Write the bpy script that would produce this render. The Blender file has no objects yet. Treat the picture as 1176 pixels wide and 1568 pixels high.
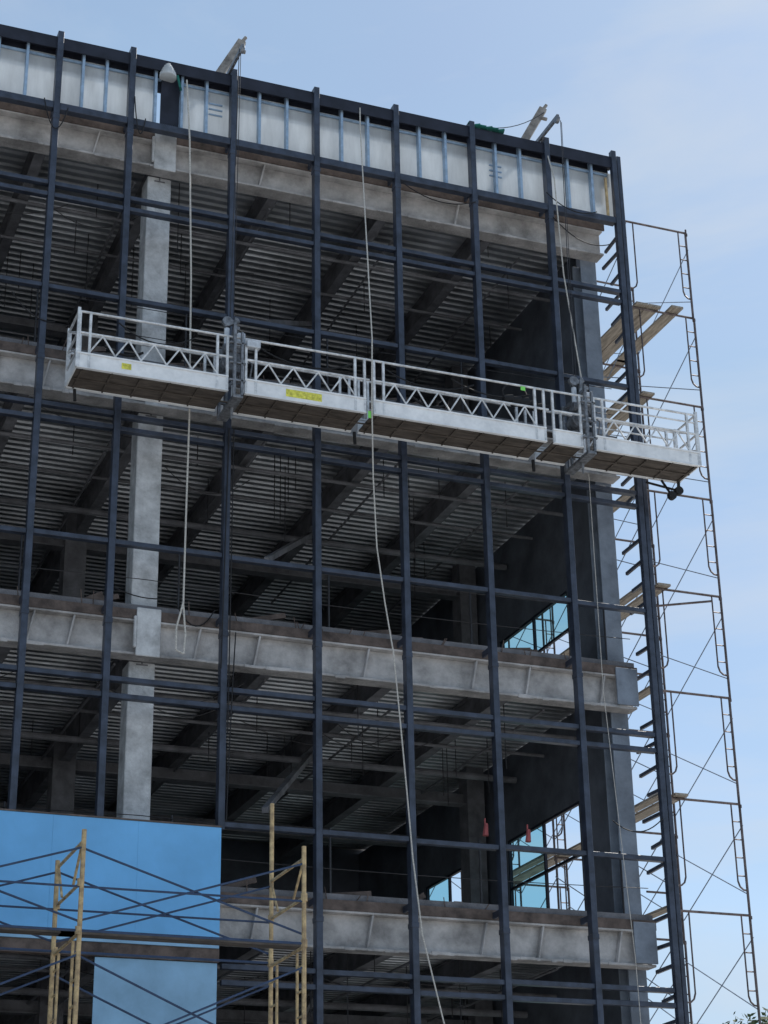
import bpy, bmesh, math, random
from mathutils import Vector, Matrix
random.seed(7)
scene=bpy.context.scene
COL=bpy.context.collection

# ------------------------------------------------------------ materials
def mat(name,col,rough=.7,metal=0,var=.25,scale=3,bump=0,bscale=40,col2=None,spec=.3,detail=6,streak=None,transl=0):
    m=bpy.data.materials.new(name); m.use_nodes=True; nt=m.node_tree; N=nt.nodes; L=nt.links
    b=N["Principled BSDF"]; b.inputs["Roughness"].default_value=rough; b.inputs["Metallic"].default_value=metal
    b.inputs["Specular IOR Level"].default_value=spec
    tc=N.new("ShaderNodeTexCoord"); mp=N.new("ShaderNodeMapping"); L.new(tc.outputs["Object"],mp.inputs[0])
    if streak: mp.inputs["Scale"].default_value=streak
    n=N.new("ShaderNodeTexNoise"); n.inputs["Scale"].default_value=scale; n.inputs["Detail"].default_value=detail
    n.inputs["Roughness"].default_value=.65
    L.new(mp.outputs[0],n.inputs[0])
    r=N.new("ShaderNodeValToRGB"); c=col; d=col2 or tuple(x*(1-var*1.6) for x in col)
    r.color_ramp.elements[0].position=.32; r.color_ramp.elements[1].position=.68
    r.color_ramp.elements[0].color=(*d,1); r.color_ramp.elements[1].color=(*[min(.9,x*(1+var*.5)) for x in c],1)
    L.new(n.outputs[0],r.inputs[0]); L.new(r.outputs[0],b.inputs["Base Color"])
    mr=N.new("ShaderNodeMapRange"); mr.inputs[3].default_value=max(.05,rough-.12); mr.inputs[4].default_value=min(1,rough+.12)
    L.new(n.outputs[0],mr.inputs[0]); L.new(mr.outputs[0],b.inputs["Roughness"])
    if bump:
        n2=N.new("ShaderNodeTexNoise"); n2.inputs["Scale"].default_value=bscale; n2.inputs["Detail"].default_value=4
        L.new(tc.outputs["Object"],n2.inputs[0])
        bp=N.new("ShaderNodeBump"); bp.inputs["Strength"].default_value=bump; bp.inputs["Distance"].default_value=.02
        L.new(n2.outputs[0],bp.inputs["Height"]); L.new(bp.outputs[0],b.inputs["Normal"])
    if transl:
        t=N.new("ShaderNodeBsdfTranslucent"); L.new(r.outputs[0],t.inputs[0])
        mx=N.new("ShaderNodeMixShader"); mx.inputs[0].default_value=transl
        L.new(b.outputs[0],mx.inputs[1]); L.new(t.outputs[0],mx.inputs[2])
        L.new(mx.outputs[0],N["Material Output"].inputs[0])
    return m
M={}
M['mull']=mat("dark_steel_mullion",(.046,.058,.088),.4,.1,.35,5,.1,spec=.5)
M['fire']=mat("fireproofed_steel",(.52,.50,.49),.95,0,.34,2.0,.7,22)
M['col']=mat("concrete_column",(.62,.63,.64),.9,0,.28,3,.6,22)
M['colblue']=mat("primed_steel_column",(.26,.30,.36),.7,0,.25,2,.2)
M['conc']=mat("slab_concrete",(.36,.35,.34),.9,0,.2,1.5,.3)
M['edge']=mat("pour_stop_edge",(.15,.115,.10),.7,.1,.4,4,.2)
M['deck']=mat("galvanized_deck",(.56,.58,.61),.36,.65,.45,.5,.1,20,streak=(1,1.6,1))
M['joist']=mat("interior_steel",(.20,.20,.215),.85,0,.3,3,.4)
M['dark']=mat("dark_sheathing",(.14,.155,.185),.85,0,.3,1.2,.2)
M['white']=mat("parapet_sheathing",(.82,.84,.85),.7,0,.10,1.6,.1,15,streak=(3,3,.6),transl=.5)
M['stud']=mat("galvanized_stud",(.36,.48,.62),.45,.3,.2,6)
M['cap']=mat("dark_cap",(.024,.028,.044),.6,0,.3,3)
M['blue']=mat("blue_sheathing",(.19,.50,.86),.7,0,.10,.8,.12,8)
M['blue2']=mat("pale_blue_sheathing",(.29,.50,.70),.75,0,.16,1.1,.12,8)
M['alu']=mat("aluminium",(.80,.81,.82),.42,.2,.3,8,.05)
M['toe']=mat("white_toeboard",(.88,.89,.90),.45,0,.08,4,.05,col2=(.68,.69,.70))
M['ply']=mat("deck_plywood",(.12,.10,.085),.85,0,.35,3,.2,streak=(1,5,1))
M['plank']=mat("scaffold_plank",(.38,.33,.27),.85,0,.35,4,.2,streak=(6,.6,6))
M['rust']=mat("scaffold_tube_red",(.17,.135,.13),.5,.5,.4,9)
M['yel']=mat("scaffold_tube_yellow",(.60,.44,.23),.6,.1,.4,9,col2=(.26,.18,.11))
M['brace']=mat("galvanized_brace",(.25,.31,.40),.4,.5,.2,9)
M['braced']=mat("dark_blue_brace",(.05,.08,.15),.5,.2,.2,9)
M['rope']=mat("rope_fibre",(.60,.57,.52),.95,0,.3,60)
M['cable']=mat("steel_cable",(.06,.06,.065),.5,.6,.2,30)
M['hoist']=mat("hoist_metal",(.24,.25,.27),.5,.4,.4,14,.1)
M['hoistlite']=mat("hoist_cover",(.60,.63,.67),.5,.1,.2,14)
M['arm']=mat("outrigger_steel",(.34,.31,.28),.6,.1,.4,6,.1)
M['yellow']=mat("yellow_label",(.80,.74,.12),.6,0,.3,20)
M['green']=mat("green_tag",(.25,.75,.15),.6)
M['teal']=mat("green_strap",(.02,.16,.13),.8)
M['red']=mat("red_bag",(.45,.12,.12),.7)
M['rubber']=mat("black_rubber",(.02,.02,.022),.7)
M['ground']=mat("site_ground",(.50,.49,.47),.95,0,.2,.25,.4,3)
M['asph']=mat("asphalt",(.055,.055,.057),.9,0,.3,1.5,.3,30)
M['walk']=mat("sidewalk_concrete",(.45,.44,.42),.9,0,.2,1,.3)
M['kerb']=mat("kerb_concrete",(.42,.41,.40),.9,0,.2,1,.3)
M['paint']=mat("road_paint",(.7,.7,.68),.8,0,.2,3)
M['bark']=mat("bark",(.10,.075,.055),.9,0,.4,8,.8)
M['leaf']=mat("leaves",(.075,.11,.035),.7,0,.5,2,0,transl=.3)
def glassmat():
    m=bpy.data.materials.new("tinted_glass"); m.use_nodes=True; nt=m.node_tree; N=nt.nodes; L=nt.links
    N.clear(); o=N.new("ShaderNodeOutputMaterial"); t=N.new("ShaderNodeBsdfTransparent"); t.inputs[0].default_value=(.50,.80,.83,1)
    g=N.new("ShaderNodeBsdfGlossy"); g.inputs["Roughness"].default_value=.03
    x=N.new("ShaderNodeMixShader"); x.inputs[0].default_value=.14; L.new(t.outputs[0],x.inputs[1]); L.new(g.outputs[0],x.inputs[2]); L.new(x.outputs[0],o.inputs[0])
    return m
M['glass']=glassmat()

# ------------------------------------------------------------ mesh helper
class B:
    def __init__(s): s.v=[];s.f=[]
    def box(s,x0,x1,y0,y1,z0,z1):
        i=len(s.v)
        s.v+=[(x,y,z) for z in(z0,z1) for y in(y0,y1) for x in(x0,x1)]
        s.f+=[tuple(i+k for k in q) for q in((0,2,3,1),(4,5,7,6),(0,1,5,4),(2,6,7,3),(0,4,6,2),(1,3,7,5))]
        return s
    def bar(s,p,q,w,h=None,up=(0,0,1)):
        h=h or w; p=Vector(p);q=Vector(q);d=(q-p).normalized(); u=Vector(up)
        if abs(d.dot(u))>.98:u=Vector((0,1,0))
        a=d.cross(u).normalized(); b=a.cross(d).normalized(); i=len(s.v)
        for e in(p,q):
            for(sa,sb)in((-1,-1),(1,-1),(1,1),(-1,1)): s.v.append(tuple(e+a*sa*w/2+b*sb*h/2))
        s.f+=[(i,i+3,i+2,i+1),(i+4,i+5,i+6,i+7)]+[(i+k,i+(k+1)%4,i+4+(k+1)%4,i+4+k) for k in range(4)]
        return s
    def tube(s,p,q,r,n=7,r2=None):
        p=Vector(p);q=Vector(q);d=(q-p).normalized(); u=Vector((0,0,1)) if abs(d.z)<.95 else Vector((0,1,0))
        a=d.cross(u).normalized(); b=a.cross(d); i=len(s.v); r2=r if r2 is None else r2
        for e,rr in((p,r),(q,r2)):
            for k in range(n):
                t=2*math.pi*k/n; s.v.append(tuple(e+a*math.cos(t)*rr+b*math.sin(t)*rr))
        for k in range(n): s.f.append((i+k,i+(k+1)%n,i+n+(k+1)%n,i+n+k))
        s.f.append(tuple(i+n-1-k for k in range(n))); s.f.append(tuple(i+n+k for k in range(n)))
        return s
    def path(s,pts,r,n=6):
        for a,b in zip(pts,pts[1:]): s.tube(a,b,r,n)
        return s
    def obj(s,name,m,parent=None,bevel=0):
        me=bpy.data.meshes.new(name); me.from_pydata(s.v,[],s.f); me.materials.append(m); me.update()
        bm=bmesh.new(); bm.from_mesh(me); bmesh.ops.recalc_face_normals(bm,faces=bm.faces); bm.to_mesh(me); bm.free()
        o=bpy.data.objects.new(name,me); COL.objects.link(o)
        if parent: o.parent=parent
        if bevel:
            mo=o.modifiers.new("bevel",'BEVEL'); mo.width=bevel; mo.segments=1; mo.limit_method='ANGLE'
        return o
def empty(name):
    o=bpy.data.objects.new(name,None); COL.objects.link(o); return o

# ------------------------------------------------------------ levels
XL=-34.0
FL=[20.60,16.15,11.95,7.75,3.55]      # slab tops
MX=[-10.38,-9.14,-7.36,-5.86,-4.37,-2.90,-1.41,0.0]
LEFT=[]; x=-10.38
for s in [1.5,1.25,1.75,1.5]*5:
    x-=s
    if x>XL: LEFT.append(x)
COLX=[-0.31,-8.43,-16.6,-24.8,-33.0]
bld=empty("office_building_under_construction")

sl=B();ed=B();dk=B();cu=B()
YB=13.0
for k,z in enumerate(FL):
    sl.box(XL,-.12,.39,YB,z-.10,z)
    ed.box(XL,-.10,.36,.387,z-.13,z+.02)
    if k>0: cu.box(XL,-.12,.42,.50,z+.002,z+.12)
    y=.66; zt=z-.112; zb=z-.165
    prof=[]
    while y<YB-.4:
        prof+=[(y,zt),(y+.045,zt),(y+.07,zb),(y+.175,zb)]; y+=.20
    i=len(dk.v)
    for xx in(XL,-.16):
        for(a,b)in prof: dk.v.append((xx,a,b))
    n=len(prof)
    for j in range(n-1): dk.f.append((i+j,i+j+1,i+n+j+1,i+n+j))
sl.obj("floor_slabs",M['conc'],bld); ed.obj("slab_edge",M['edge'],bld); cu.obj("slab_curb",M['joist'],bld); dk.obj("metal_deck",M['deck'],bld)

pb=B()
for k,z in enumerate(FL):
    top=z-.132; bot=z-.70 if k else z-.66
    pb.box(XL,-.14,.37,.66,top-.035,top)
    pb.box(XL,-.14,.50,.54,bot+.04,top-.035)
    pb.box(XL,-.14,.37,.66,bot,bot+.04)
    for sx in [-.75,-2.1,-3.05,-4.9,-6.7,-7.65,-9.6,-10.2]+[-11-1.7*i for i in range(13)]:
        if k==0 and sx not in(-3.05,-6.7,-9.6): continue
        pb.bar((sx-.04,.45,bot+.04),(sx+.05,.43,top-.035),.03,.10,up=(0,1,0))
    for i in range(60):
        lx=random.uniform(-20,-.3); l=random.uniform(.05,.3)
        pb.box(lx,lx+l,.364-random.uniform(0,.008),.40,bot-random.uniform(.004,.02),bot+random.uniform(.02,.05))
pb.obj("perimeter_beams",M['fire'],bld,.006)

jo=B()
for k,z in enumerate(FL):
    xx=-.31; i=0
    while xx>XL:
        zt=z-.182; dpt=.55 if i%4==0 else .42
        if i>0:
            jo.box(xx-.012,xx+.012,.662,YB-.3,zt-dpt,zt-.02)
            jo.box(xx-.09,xx+.09,.662,YB-.3,zt-dpt-.02,zt-dpt)
            jo.box(xx-.09,xx+.09,.662,YB-.3,zt-.02,zt-.002)
        xx-=2.03; i+=1
    for gy in(6.2,9.4):
        jo.box(XL,-.35,gy-.015,gy+.015,z-.85,z-.65); jo.box(XL,-.35,gy-.12,gy+.12,z-.875,z-.85)
jo.obj("floor_joists",M['joist'],bld)

co=B()
for cx in COLX[1:]:
    for z0,z1 in((0,7.05),(7.75,11.25),(11.95,15.45),(16.15,19.94)):
        co.box(cx-.205,cx+.205,.672,1.08,z0,z1)
        if z0: co.box(cx-.235,cx+.235,.64,1.11,z0+.001,z0+.03)
    for z in FL[:4]:
        co.box(cx-.19,cx+.19,.33,.355,z-.72,z+.05)
        co.box(cx-.235,cx-.19,.30,.355,z-.6,z-.1)
co.obj("column_concrete",M['col'],bld,.012)
cs=B()
cx=-.31
cs.box(cx-.16,cx+.16,.69,.715,0,20); cs.box(cx-.16,cx+.16,1.0,1.025,0,20); cs.box(cx-.012,cx+.012,.715,1.0,0,20)
for z in FL[1:]: cs.box(cx-.21,cx+.18,.32,.355,z-.66,z-.02)
cs.obj("corner_column",M['colblue'],bld,.005)
ic=B()
for cx in COLX[1:]:
    for cy in(6.2,12.4): ic.box(cx-.2,cx+.2,cy-.2,cy+.2,0,20.4)
ic.box(-.75,-.4,6.0,6.4,0,20.4)
ic.obj("interior_columns",M['joist'],bld)

sw=B();wf=B();gl=B()
def pane(y0,y1,z0,z1):
    i=len(gl.v); gl.v+=[(-.28,y0,z0),(-.28,y1,z0),(-.28,y1,z1),(-.28,y0,z1)]; gl.f.append((i,i+1,i+2,i+3))
for k,z in enumerate(FL[1:]):
    ceil=(FL[k]-.185)
    if z==11.95: wins=[(2.3,5.2,z+.45,14.06)]
    elif z==7.75: wins=[(2.3,5.25,z+.4,10.20),(6.9,9.2,z+.4,10.2)]
    elif z==3.55: wins=[(2.3,5.25,z+.5,5.9),(6.9,9.2,z+.5,5.9)]
    else: wins=[]
    y=1.12
    for(a,b,c,d)in wins:
        sw.box(-.32,-.24,y,a,z,ceil); sw.box(-.32,-.24,a,b,z,c); sw.box(-.32,-.24,a,b,d,ceil); y=b
        t=.045
        wf.box(-.31,-.25,a,b,c,c+t); wf.box(-.31,-.25,a,b,d-t,d); wf.box(-.31,-.25,a,a+t,c+t,d-t); wf.box(-.31,-.25,b-t,b,c+t,d-t)
        m1=a+(b-a)*.5
        hz=c+(d-c)*.55
        wf.box(-.305,-.255,m1-.025,m1+.025,c+t,d-t); wf.box(-.303,-.257,a+t,m1-.025,hz,hz+.05); wf.box(-.303,-.257,m1+.025,b-t,hz,hz+.05)
        pane(m1+.025,b-t,c+t,hz); pane(m1+.025,b-t,hz+.05,d-t)
        if z>8: pane(a+t,m1-.025,hz+.05,d-t)
    sw.box(-.32,-.24,y,YB,z,ceil)
sw.box(-.32,-.24,1.12,YB,0,3.3)
sw.box(XL,-.2,YB+.002,YB+.25,0,21.2); sw.box(XL-.2,XL-.002,.4,YB,0,21.2)
sw.obj("side_wall",M['dark'],bld); wf.obj("side_window_frames",M['cap'],bld); gl.obj("side_window_glass",M['glass'],bld)
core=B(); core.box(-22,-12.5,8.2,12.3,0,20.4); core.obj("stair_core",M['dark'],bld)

# ---------------- curtain wall framing
mu=B()
for i,xx in enumerate(MX+LEFT):
    w=.10; zb=0
    if i<3 or i>7: zb=8.57
    if i==7: 
        mu.box(-.085,.01,-.09,.02,0,21.96); mu.box(.055,.135,-.03,.10,0,21.90)
        continue
    mu.box(xx-w/2,xx+w/2,-.09,.07,zb,21.93)
    for z in FL[:4]:
        if z>zb: mu.box(xx-.02,xx+.02,.071,.362,z-.12,z-.02) ; mu.box(xx-.058,xx+.058,-.098,.08,z-.42,z-.34)
ends=sorted(LEFT+MX)
def segs(zc,h,y0,y1,xmin=XL):
    for a,b in zip(ends,ends[1:]):
        if a<xmin-.01: continue
        j=random.uniform(-.012,.012)
        mu.box(a+.051,b-(.051 if b<0 else .086),y0,y1,zc-h/2+j,zc+h/2+j)
for zc in(18.95,18.74,17.05,14.99,14.76,12.85,10.70,10.43): segs(zc,.075,-.06,.05)
for zc in(8.65,6.62,6.40,4.4): segs(zc,.075,-.06,.05,-7.36)
segs(20.44,.13,-.075,.06); 
z=6.2
while z<20.3:
    zz=z+random.uniform(-.04,.04)
    mu.bar((-.03,.022,zz),(random.uniform(-.03,.01),random.uniform(.42,.7),zz+random.uniform(-.02,.02)),.05,.06)
    z+=.40 if random.random()<.85 else .8
mu.obj("curtain_wall_framing",M['mull'],bld,.006)

# ---------------- parapet
ps=B();pw=B();pc=B()
for a,b in zip(ends,ends[1:]):
    n=4 if abs(b+7.36)<.01 else 3
    for j in range(n):
        xa=a+(b-a)*j/n; xb=a+(b-a)*(j+1)/n
        if j: 
            dx=random.uniform(-.015,.015)
            ps.box(xa-.022+dx,xa-.017+dx,.03,.135,20.51,21.70); ps.box(xa-.022+dx,xa+.022+dx,.026,.030,20.51,21.70); ps.box(xa+.017+dx,xa+.022+dx,.03,.05,20.51,21.70)
        if n==4 and j==1: continue
        pw.box(xa+.003,xb-.003,.14,.155,20.51+random.uniform(0,.01),21.60-random.uniform(0,.03))
    pc.box(a,b,-.02,.2,21.70,21.85+random.uniform(-.008,.008))
    pc.box(a,b,-.01,.16,20.506,20.53)
pc.box(XL,-.05,.158,.19,21.3,21.70)
pc.box(XL,.0,-.04,.0-.022,21.60,21.80)
pc.box(-8.60,-8.28,.09,.13,20.54,21.69)
ps.box(XL,-.1,.10,.135,21.50,21.54)
ps.obj("parapet_studs",M['stud'],bld); pw.obj("parapet_panels",M['white'],bld); pc.obj("parapet_cap",M['cap'],bld)
sp=B(); sp.box(-.06,-.02,1.2,YB,20.6,21.6); sp.box(XL,-.1,YB-.1,YB,20.61,21.6); sp.obj("side_parapet",M['white'],bld)
wd=B(); wd.box(-.20,-.16,.02,.06,20.55,21.4); wd.box(-.42,-.2,.17,.20,20.9,21.3); wd.obj("wood_blocking",M['yel'],bld)
rl=B()
for(xa,za)in((-7.75,21.25),(-2.50,21.2)):
    for j in range(3): rl.box(xa,xa+.24,.11,.137,za-j*.11,za-j*.11+.02)
rl.obj("parapet_blocking_strips",M['stud'],bld)

# ---------------- blue sheathing lower left
bl=B()
x=-7.37
for w in [1.22]*8: bl.box(x-w+.002,x,-.12,-.10,6.98,8.585); x-=w
bl.obj("blue_wall_sheathing",M['blue'],bld)
b2=B(); b2.box(-9.12,-7.38,-.06,-.04,3.0,6.66); b2.box(-20,-7.37,-.11,-.02,6.86,6.976); b2.obj("lower_wall_sheathing",M['blue2'],bld)
b3=B(); b3.box(-20,-7.36,-.09,.05,6.67,6.855); b3.box(-20,-7.36,-.13,-.02,8.588,8.61); b3.obj("sheathing_trim",M['edge'],bld)

# ---------------- guard cables, hangers, services
def droop(p,q,s,n=10):
    p=Vector(p);q=Vector(q); return [p.lerp(q,t/n)-Vector((0,0,s*4*(t/n)*(1-t/n))) for t in range(n+1)]
gc=B()
for z in FL[1:4]:
    for h in(.55,1.07): gc.path(droop((XL,.44,z+h),(-17,.44,z+h),.05)+droop((-17,.44,z+h),(-8.6,.44,z+h),.05)+droop((-8.4,.44,z+h),(-.15,.44,z+h),.06),.007,5)
    for i in range(14): 
        xx=-.6-i*2.45; gc.tube((xx,.46,z+.12),(xx,.46,z+1.12),.018,6)
for z in FL[:4]:
    for i in range(40):
        xx=random.uniform(-18,-.6); yy=random.uniform(1,6); l=random.uniform(.5,1.5)
        gc.tube((xx,yy,z-.17),(xx,yy,z-.17-l),.009,5)
    for i in range(7):
        xx=random.uniform(-14,-3); yy=random.uniform(.9,3); l=random.uniform(1,3)
        gc.path(droop((xx,yy,z-.75),(xx+l,yy+random.uniform(-.3,.5),z-.75),random.uniform(.1,.5)),.008,5)
gc.obj("guard_cables_and_hangers",M['cable'],bld)
pp=B()
for k,z in enumerate(FL[:4]):
    for yy,r,dz in((2.1,.035,.72),(3.4,.03,.66),(4.6,.06,.78)): pp.tube((XL,yy,z-dz),(-.4,yy,z-dz),r,8)
    for i in range(8):
        xx=-1.6-i*2.4; pp.tube((xx,.9,z-.70),(xx,8,z-.70),.022,6)
    pp.bar((-6.2,1.5,z-2.6),(-4.4,4.5,z-.7),.09)
pp.obj("overhead_pipes",M['joist'],bld)
rb=B()
for(xx,yy,z)in((-2.6,1.2,9.15),(-1.95,1.0,9.05)):
    rb.tube((xx,yy,z),(xx+.02,yy,z+.20),.05,7,.03); rb.tube((xx,yy,z+.20),(xx,yy,z+.28),.015,6)
rb.obj("red_hanging_tags",M['red'],bld)
cl=B()
for z in FL[1:4]:
    for i in range(40):
        xx=random.uniform(-20,-1); 
        cl.tube((xx,.40,z+.03),(xx+random.uniform(-.06,.06),.36,z+random.uniform(.1,.25)),.008,5)
    for i in range(10):
        xx=random.uniform(-14,-1); cl.bar((xx,.55,z+.1),(xx+random.uniform(.2,.9),.6,z+random.uniform(.14,.3)),.05,.08)
cl.obj("slab_edge_clutter",M['edge'],bld)
lw=B()
for(a,b,s)in(((-10.6,-.12,20.5),(-10.2,-.12,20.4),.5),((-9.1,-.12,20.9),(-8.9,-.12,20.5),.5),((-7.2,-.12,11.6),(-7.3,-.12,8.7),-.2),((-1.4,-.12,20.2),(-.2,-.12,19.9),.25),
 ((-1.5,-.12,20.7),(-.5,-.12,20.5),.18),((-4.3,-.1,20.3),(-2.9,-.1,20.2),.2),((-7.36,-.12,15.0),(-7.42,-.12,11.0),.0),((-7.28,-.12,15.0),(-7.3,-.12,10.0),.0),((-9.2,.0,12.2),(-8.1,.0,12.1),.12),((-10.9,-.1,16.8),(-10.2,-.1,16.4),.15),
 ((-6.4,.34,16.2),(-5.9,.34,16.2),.35),((-4.6,.34,16.1),(-3.9,.34,16.2),.25),((-8.0,.34,12.1),(-7.4,.34,12.1),.3),((-1.0,-.1,9.2),(-.1,-.1,9.3),.2)):
    lw.path(droop(a,b,s),.010,5)
lw.obj("loose_wires",M['rubber'],bld)

# ------------------------------------------------------------ roof outriggers
for ox in(-7.42,-1.5):
    e=empty("roof_outrigger")
    a=B(); a.bar((ox-.10,.7,20.7),(ox+.0,.62,22.3),.10,.10); a.bar((ox-.06,.62,22.2),(ox+.36,.50,23.02),.09,.15)
    a.box(ox-.5,ox+.4,.5,1.3,20.61,20.69); a.bar((ox+.34,.5,22.98),(ox+.42,.46,23.10),.05,.05); a.bar((ox+.30,.5,22.80),(ox+.42,.48,22.78),.06,.05)
    a.obj("arm",M['arm'],e,.006)
    c=B(); c.bar((ox,1.6,21.95),(ox,-.75,21.93),.05,.08); c.tube((ox-.03,-.7,21.88),(ox+.03,-.7,21.88),.07,12)
    c.obj("needle_beam",M['hoist'],e,.004)
tb=B(); tb.path(droop((-1.15,.45,22.9),(-2.75,.1,22.0),.18),.008,5); tb.obj("tieback_line",M['cable'])
gs=B()
for i in range(6): gs.bar((-2.95+i*.12,.0,21.90-.02*(i%2)),(-2.84+i*.12,-.03,21.88+.02*(i%2)),.12,.03)
gs.bar((-8.35,-.03,21.55),(-8.3,-.05,21.3),.10,.04)
gs.obj("green_strap",M['teal'])
bg=B(); 
for i in range(6):
    t0=i/6;t1=(i+1)/6
    bg.tube((-8.52,-.02,21.50+.28*t0),(-8.52+.02*t1,-.02,21.50+.28*t1),.15*math.cos(t0*1.35),10,.15*math.cos(t1*1.35))
bg.obj("rope_cover_bag",M['white'])

# ------------------------------------------------------------ suspended work platform
st=empty("suspended_work_platform")
yf,yb=-1.10,-.40; zb=15.13; XE=.56
al=B();te=B();pl=B();dkk=B()
secs=[(-10.03,-7.68),(-7.42,-5.42),(-5.30,-2.28),(-2.16,-1.62),(-1.40,XE)]
for si,(a,b) in enumerate(secs):
    for y in(yf,yb):
        te.box(a,b,y-.012,y+.012,zb+.005,zb+.225)
        te.box(a,b,y-.030,y+.030,zb+.225,zb+.252); te.box(a,b,y-.030,y+.030,zb-.012,zb+.004)
        e=.12 if si in(1,2) else (.20 if si in(0,3) else 0)
        al.tube((a,y,16.08),(b+e,y,16.08),.020,8)
        al.tube((a,y,15.72),(b+e*.5,y,15.72),.020,8)
        for xx in(a+.02,b-.02,a+.18,b-.18):
            if b-a<1 and xx in(a+.18,b-.18): continue
            al.bar((xx,y,zb),(xx,y,16.08),.038)
        n=max(2,int(round((b-a-.36)/.21))); n+=n%2
        x0=a+.18;L_=(b-a-.36)
        if b-a>1:
            for i in range(n):
                za,zc=(15.40,15.71) if i%2==0 else (15.71,15.40)
                al.tube((x0+L_*i/n,y,za),(x0+L_*(i+1)/n,y,zc),.014,6)
    pl.box(a+.01,b-.01,yf+.015,yb-.015,zb+.01,zb+.035)
    x0=a+.1
    while x0<b-.05:
        dkk.box(x0-.012,x0+.012,yf+.015,yb-.015,zb-.012,zb+.008); x0+=.45
dkk.box(-10.0,XE,-.755,-.725,zb-.015,zb-.002)
for xx in(-10.03,XE):
    for z in(15.42,15.72,16.08): al.tube((xx,yf,z),(xx,yb,z),.020,8)
    al.tube((xx,yf,15.42),(xx,yb,15.72),.014,6); al.tube((xx,yf,15.72),(xx,yb,16.08),.014,6)
    te.box(xx-.012,xx+.012,yf+.03,yb-.03,zb,zb+.22)
    for y in(yf,yb): al.bar((xx,y,zb),(xx,y,16.14),.045)
for y in(yf,yb): al.tube((-1.4,y,15.93),(XE,y,15.93),.016,8)
al.obj("truss_rails",M['alu'],st); te.obj("toe_boards",M['toe'],st,.003); pl.obj("deck",M['ply'],st); dkk.obj("deck_ribs",M['ply'],st)
for hx in(-7.55,-1.51):
    h=B(); hl=B()
    for y in(yf-.06,yb+.06):
        h.bar((hx-.05,y,zb-.10),(hx-.05,y,16.25),.045,.06)
        h.bar((hx+.07,y,zb-.10),(hx+.07,y,16.15),.04,.05)
        for z in(15.3,15.6,15.95): h.bar((hx-.13,y,z),(hx+.13,y,z),.05,.03)
    h.box(hx-.07,hx+.09,yf-.085,yb+.085,zb-.13,zb-.075)
    h.bar((hx,yf-.06,16.22),(hx,yb+.06,16.22),.06,.06)
    y=-.86
    h.box(hx-.09,hx+.10,y-.11,y+.11,15.55,15.88)
    h.tube((hx-.16,y-.02,15.96),(hx+.16,y-.02,15.96),.095,12)
    h.tube((hx-.07,y-.13,15.70),(hx-.07,y+.13,15.70),.14,14)
    hl.box(hx+.02,hx+.16,y-.17,y-.05,15.98,16.22); hl.tube((hx-.10,y-.02,16.05),(hx-.10,y-.02,16.34),.045,10)
    h.bar((hx-.02,y,16.0),(hx+.05,y,16.55),.05,.10); h.bar((hx-.14,y,16.40),(hx+.10,y,16.52),.06,.07); h.tube((hx-.09,y-.04,16.47),(hx-.09,y+.04,16.47),.085,12)
    h.tube((hx-.16,y-.10,15.45),(hx-.10,y+.1,15.40),.07,10); h.bar((hx-.2,y,15.2),(hx+.1,y,15.5),.05,.04)
    h.path([(hx+.1,y-.1,15.9),(hx+.28,y-.15,15.7),(hx+.25,y-.1,15.4),(hx+.05,y-.1,15.35)],.015,6)
    h.tube((hx+.02,-.8,zb-.12),(hx+.02,-.8,zb-.32),.035,8,.012)
    h.obj("hoist",M['hoist'],st,.006); hl.obj("hoist_cover",M['hoistlite'],st,.006)
    w=B(); w.tube((hx,-.70,16.4),(hx+.08,-.70,21.88),.008,6); w.tube((hx+.07,-.66,16.3),(hx+.12,-.66,21.88),.006,6); w.obj("wire_rope",M['cable'],st)
cb=B(); cb.box(-7.40,-7.18,-1.16,-1.04,15.93,16.05); cb.obj("control_box",M['hoistlite'],st,.006)
lb=B(); lb.box(-6.75,-6.16,yf-.0145,yf-.0135,zb+.06,zb+.19); lb.box(-9.35,-9.20,yf-.0145,yf-.0135,zb+.08,zb+.18); lb.obj("label",M['yellow'],st)
gt=B(); gt.box(-5.40,-5.33,yf-.04,yf-.033,zb-.10,zb+.02); gt.box(-2.72,-2.64,yf-.04,yf-.03,15.98,16.05); gt.obj("tag",M['green'],st)
wh=B()
for(wx,wz)in((.52,zb-.17),(.38,zb-.28)): wh.tube((wx,-.46,wz),(wx,-.38,wz),.075,14); 
wh.bar((.52,-.42,zb-.17),(.55,-.42,zb+.3),.04); wh.bar((.38,-.42,zb-.28),(.2,-.42,zb-.02),.03); wh.bar((.52,-.42,zb-.17),(-.1,-.42,zb-.1),.03)
for wx in(-9.9,-5.36,-2.2): wh.bar((wx,-.40,zb),(wx+.02,-.38,zb-.2),.04)
wh.obj("wall_rollers",M['rubber'],st)
it=B(); it.path(droop((-4.6,-1.02,15.6),(-4.0,-1.05,15.55),.12),.02,6); it.path(droop((-9.6,-1.0,15.62),(-9.0,-1.0,15.6),.1),.02,6)
for(a,b)in((-9.4,-8.2),(-7.2,-5.6),(-5.1,-3.5),(-3.9,-2.5)): it.path(droop((a,-1.0,16.05),(b,-1.0,16.0),random.uniform(.1,.25)),.012,5)
# dark tool bag / coiled hose hung over the rail near the right hoist
for i in range(5):
    cx_=-2.95+i*.14; it.tube((cx_,-.95,15.86-.02*i),(cx_+.16,-.98,15.88-.015*i),.10-.012*abs(i-2),9)
it.path([(-2.75+.22*math.cos(t*.6),-.95,16.0+.17*math.sin(t*.6)) for t in range(11)],.02,6)
it.obj("power_cord_and_tool_bag",M['rubber'],st)

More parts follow.
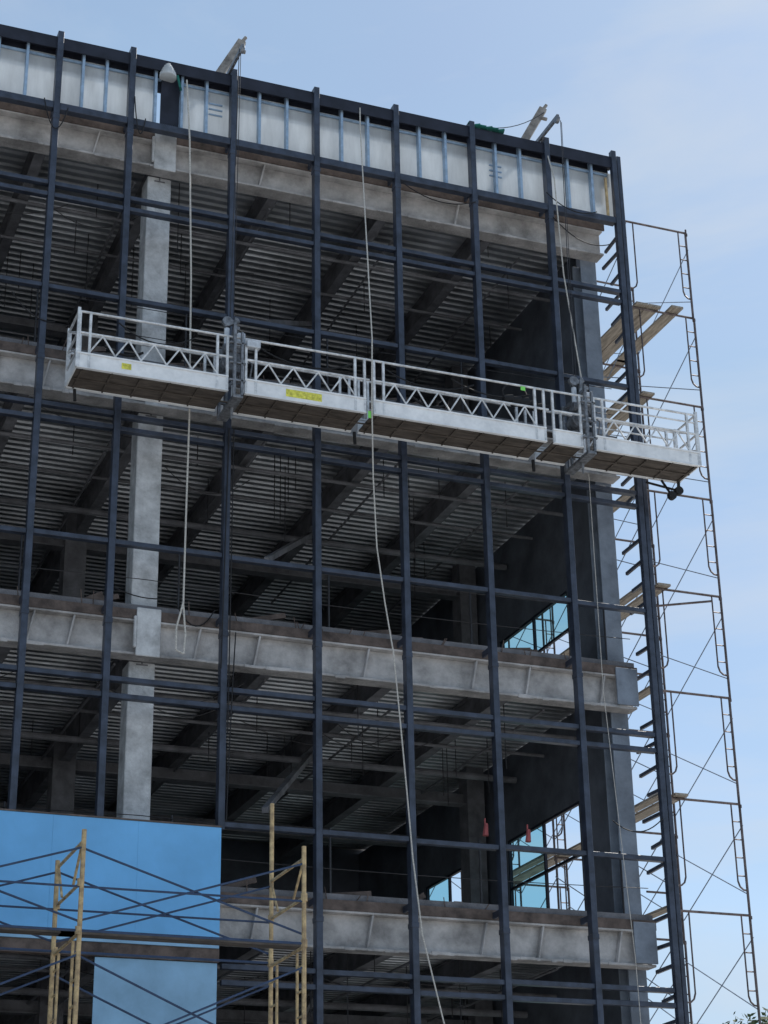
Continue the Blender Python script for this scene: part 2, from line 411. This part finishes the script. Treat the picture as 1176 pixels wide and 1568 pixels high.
# ------------------------------------------------------------ ropes
def rope(pts,r=.014):
    b=B(); b.path(pts,r,6); b.obj("hanging_rope",M['rope'])
rope([(-8.20,-.06,21.5),(-8.17,-.25,20.2),(-8.10,-.32,17.5),(-8.06,-.30,15.0),(-8.07,-.30,13.4),(-8.08,-.32,11.9),(-8.17,-.30,11.5),(-8.17,-.3,11.15),(-8.05,-.3,11.1),(-8.03,-.3,11.4),(-8.08,-.31,11.9)],.015)
rope([(-5.05,-.06,21.70),(-5.09,-.16,21.2),(-5.33,-1.18,16.43),(-5.36,-1.2,15.3),(-5.26,-.95,14.1),(-5.16,-.8,13.0),(-5.03,-.77,12.1),(-4.90,-.75,11.33),(-4.80,-.73,10.2),(-4.72,-.72,9.2),(-4.64,-.7,8.2),(-4.52,-.7,7.1),(-4.22,-.7,5.86),(-4.1,-.8,2.0),(-4.1,-.9,.05)],.012)
rope([(-1.40,.0,21.75),(-1.42,-.3,20.9),(-1.46,-.5,18.8),(-1.38,-.75,16.6)],.013)
rope([(-1.2,-.45,15.0),(-1.17,-.4,11.2),(-.9,-.35,7.0),(-.8,-.35,.1)],.006)

# ------------------------------------------------------------ scaffold tower, right side
sc=empty("scaffold_tower")
tu=B();br=B();pk=B()
xi,xo=.37,1.67
lev=[20.82-1.835*k for k in range(0,11)]
ys=[.42+2.13*i for i in range(6)]
for yi,y in enumerate(ys):
    for k,z in enumerate(lev):
        zl=z-1.835 if k<10 else 0
        jx=random.uniform(-.012,.012)
        tu.tube((xi+jx,y,z),(xi+jx,y,max(0,zl)),.022,7); tu.tube((xo+jx,y,z),(xo+jx,y,max(0,zl)),.022,7)
        tu.tube((xi,y,z),(xo,y,z),.021,7)
        for(xa,sg)in((xi,1),(xo,-1)):
            xv=xa+sg*.17
            tu.path([(xv,y,z),(xv,y,zl+.55),(xv-sg*.03,y,zl+.46),(xv-sg*.09,y,zl+.41),(xa,y,zl+.40)],.015,6)
        for r in range(4): 
            if zl>0: tu.tube((xo-.17,y,z-.3-r*.3),(xo,y,z-.3-r*.3),.012,5)
        tu.tube((xi,y,z-.06),(xi,y,z-.01),.030,8); tu.tube((xo,y,z-.06),(xo,y,z-.01),.030,8)
        if yi<5 and zl>0:
            y2=ys[yi+1]
            for xa in(xi,xo):
                br.tube((xa+.02,y,z-.35),(xa+.02,y2,zl+.35),.010,5); br.tube((xa-.02,y,zl+.35),(xa-.02,y2,z-.35),.010,5)
for yi in range(5):
    for k in(1,2,4,6,8): 
        z=lev[k]
        w=.24
        xs=(xi+.05,xi+.31,xi+.72) if k==1 and yi<3 else ((xi+.03,) if k%2==0 else ())
        for xa in xs:
            pk.box(xa,xa+w,ys[yi]-.12-.1*(xa>1),ys[yi+1]-.14,z+.022,z+.062)
    for z in lev[1:10]:
        if (yi+int(z))%2: pk.box(.15,.33,ys[yi]-.10,ys[yi+1]-.12,z+.03,z+.07)
tu.tube((xo,ys[0],20.82),(xo,ys[0],20.9),.018)
tu.tube((xi,ys[0],13.15),(xo-.35,ys[0]-.3,13.25),.02); 
for k in(3,5,7): tu.tube((-.12,.55,lev[k]+.3),(xi+.1,.55,lev[k]+.3),.018)
tu.obj("frames",M['rust'],sc); br.obj("cross_braces",M['brace'],sc); pk.obj("planks",M['plank'],sc)

# ------------------------------------------------------------ yellow frame scaffold, lower left
ys_=empty("frame_scaffold")
fy=B();fb=B();fp=B()
FX=[-15.9,-12.9,-9.90,-6.93]
yn,yr=-2.5,-1.1
for i,xx in enumerate(FX):
    for(y,top)in((yn,7.78),(yr,7.70 if i!=3 else 8.72)):
        fy.tube((xx,y,0),(xx+random.uniform(-.02,.02),y,top),.032,8)
        for z in(1.1,2.9,4.7,6.5,7.1): fy.tube((xx,y,z-.05),(xx,y,z+.05),.045,8)
        yy=y+(.28 if y==yn else -.28)
        for zz in(1.1,2.9,4.7): 
            fy.tube((xx,yy,zz),(xx,yy,zz+1.72),.020,6)
            for r in range(5): fy.tube((xx,y,zz+.25+r*.32),(xx,yy,zz+.25+r*.32),.016,5)
    for z in(1.1,2.9,4.7,6.46,7.1,7.62): fy.tube((xx,yn,z),(xx,yr,z),.022,7)
    fy.tube((xx,yn,7.62),(xx,yn+.45,7.15),.018,6); fy.tube((xx,yr,7.62),(xx,yr-.3,7.15),.018,6)
for a,b in zip(FX,FX[1:]):
    for y in(yn,yr):
        for(z0,z1)in((6.62,7.55),(4.9,6.2),(3.1,4.4),(1.3,2.6)):
            fb.tube((a,y,z0),(b,y,z1),.015,6); fb.tube((a,y+.02,z1),(b,y+.02,z0),.015,6)
        fb.tube((a,y,7.05),(b,y,7.05),.015,6); fb.tube((a,y,6.50),(b,y,6.50),.018,6)
    for j in((0,1,4) if b<-10.5 else (1,)): fp.box(a-.15,b+.12 if j%2 else b+.05,yn+.08+j*.26,yn+.31+j*.26,6.525+.003*j,6.565+.003*j)
fy.obj("frames",M['yel'],ys_); fb.obj("cross_braces",M['braced'],ys_); fp.obj("planks",M['ply'],ys_)

# ------------------------------------------------------------ ground, road, pavement
def sheet(name,x0,x1,y0,y1,z,m):
    me=bpy.data.meshes.new(name); me.from_pydata([(x0,y0,z),(x1,y0,z),(x1,y1,z),(x0,y1,z)],[],[(0,1,2,3)]); me.materials.append(m)
    o=bpy.data.objects.new(name,me); COL.objects.link(o); return o
sheet("ground",-1500,1500,-1500,1500,0,M['ground'])
sheet("road",-300,300,-42,-32,.004,M['asph'])
pv=B(); pv.box(-300,300,-31.85,-24,0,.13); pv.obj("pavement",M['walk'])
kb=B(); kb.box(-300,300,-32,-31.852,0,.135); kb.box(-300,300,-42.15,-42,0,.135); kb.obj("kerb",M['kerb'])
ln=B()
for i in range(-20,20): ln.box(i*8,i*8+3,-37.07,-36.93,.008,.009)
ln.obj("road_marking",M['paint'])

# ------------------------------------------------------------ tree behind, right
tr=empty("tree"); tx,ty=10.6,12.5
tk=B(); tk.tube((tx,ty,0),(tx+.1,ty,3.2),.24,10,.16); tips=[]
for i in range(16):
    a=random.uniform(0,6.28); h=random.uniform(2.6,4.5); r=random.uniform(1,2.2); z2=random.uniform(5.5,8.7)
    p1=Vector((tx+.1,ty,min(h,3.2))); p2=Vector((tx+math.cos(a)*r*.5,ty+math.sin(a)*r*.5,h+1)); p3=Vector((tx+math.cos(a)*r,ty+math.sin(a)*r,z2))
    tk.tube(p1,p2,.09,6,.05); tk.tube(p2,p3,.05,6,.015); tips+= [p3,(p2+p3)/2]
tk.obj("trunk",M['bark'],tr)
lf=B()
for c in tips:
    for i in range(330):
        d=Vector((random.gauss(0,.34),random.gauss(0,.34),random.gauss(0,.28))); p=c+d
        a=Vector((random.uniform(-1,1),random.uniform(-1,1),random.uniform(-1,1))).normalized(); b=a.orthogonal().normalized()
        s=random.uniform(.06,.11); k=len(lf.v)
        lf.v+=[tuple(p-a*s),tuple(p+b*s*.5),tuple(p+a*s),tuple(p-b*s*.5)]; lf.f.append((k,k+1,k+2,k+3))
lf.obj("foliage",M['leaf'],tr)

# ------------------------------------------------------------ world + sun
SE,SA=math.radians(48),math.radians(60)   # azimuth clockwise from +Y
w=bpy.data.worlds.new("World"); scene.world=w; w.use_nodes=True; nt=w.node_tree;N=nt.nodes;L=nt.links
bg_=N["Background"]; bg_.inputs[1].default_value=.135
sk=N.new("ShaderNodeTexSky"); sk.sky_type='NISHITA'; sk.sun_disc=False; sk.sun_elevation=SE; sk.sun_rotation=SA; sk.air_density=1.0; sk.dust_density=.8; sk.ozone_density=1.6
tc=N.new("ShaderNodeTexCoord")
def cloud(scale,rot,sc,lo,hi,c0,c1,rough=.5):
    mp=N.new("ShaderNodeMapping"); mp.inputs["Scale"].default_value=scale; mp.inputs["Rotation"].default_value=rot
    L.new(tc.outputs["Generated"],mp.inputs[0])
    ns=N.new("ShaderNodeTexNoise"); ns.inputs["Scale"].default_value=sc; ns.inputs["Detail"].default_value=7; ns.inputs["Roughness"].default_value=rough; ns.inputs["Distortion"].default_value=.4; L.new(mp.outputs[0],ns.inputs[0])
    rp=N.new("ShaderNodeValToRGB"); rp.color_ramp.elements[0].position=lo; rp.color_ramp.elements[1].position=hi
    rp.color_ramp.elements[0].color=(c0,c0,c0,1); rp.color_ramp.elements[1].color=(c1,c1,c1,1); L.new(ns.outputs[0],rp.inputs[0]); return rp
r1=cloud((1.5,1.5,4.5),(0,.3,.2),1.6,.35,.75,.35,.8)
mx=N.new("ShaderNodeMix"); mx.data_type='RGBA'; L.new(r1.outputs[0],mx.inputs[0]); L.new(sk.outputs[0],mx.inputs[6]); mx.inputs[7].default_value=(3.0,4.4,6.0,1)
r2=cloud((1.2,1.2,5.5),(.25,.35,.6),2.6,.44,.78,0,.75,.56)
mx2=N.new("ShaderNodeMix"); mx2.data_type='RGBA'; L.new(r2.outputs[0],mx2.inputs[0]); L.new(mx.outputs[2],mx2.inputs[6]); mx2.inputs[7].default_value=(5.0,5.4,5.9,1)
L.new(mx2.outputs[2],bg_.inputs[0])
sd=bpy.data.lights.new("sun",'SUN'); sd.energy=5.0; sd.angle=math.radians(.5); sd.color=(1,.95,.88)
so=bpy.data.objects.new("sun",sd); COL.objects.link(so)
dirv=Vector((math.sin(SA)*math.cos(SE),math.cos(SA)*math.cos(SE),math.sin(SE)))
so.rotation_euler=dirv.to_track_quat('Z','Y').to_euler(); so.location=(30,30,60)

# ------------------------------------------------------------ camera
yaw,pitch,roll=.3774,.4163,-.0186
W=Vector((math.sin(yaw)*math.cos(pitch),math.cos(yaw)*math.cos(pitch),math.sin(pitch)))
R=Vector((math.cos(yaw),-math.sin(yaw),0)); U=R.cross(W)
c,s=math.cos(roll),math.sin(roll); R2=R*c+U*s; U2=U*c-R*s
cam=bpy.data.cameras.new("camera"); cam.sensor_fit='VERTICAL'; cam.sensor_height=24; cam.lens=2919.3/1568*24; cam.clip_end=4000
cobj=bpy.data.objects.new("camera",cam); COL.objects.link(cobj)
m=Matrix((R2,U2,-W)).transposed().to_4x4(); m.translation=Vector((-15.0394,-26.0499,1.6)); cobj.matrix_world=m
scene.camera=cobj
scene.view_settings.view_transform='Standard'; scene.view_settings.look='None'; scene.view_settings.exposure=0
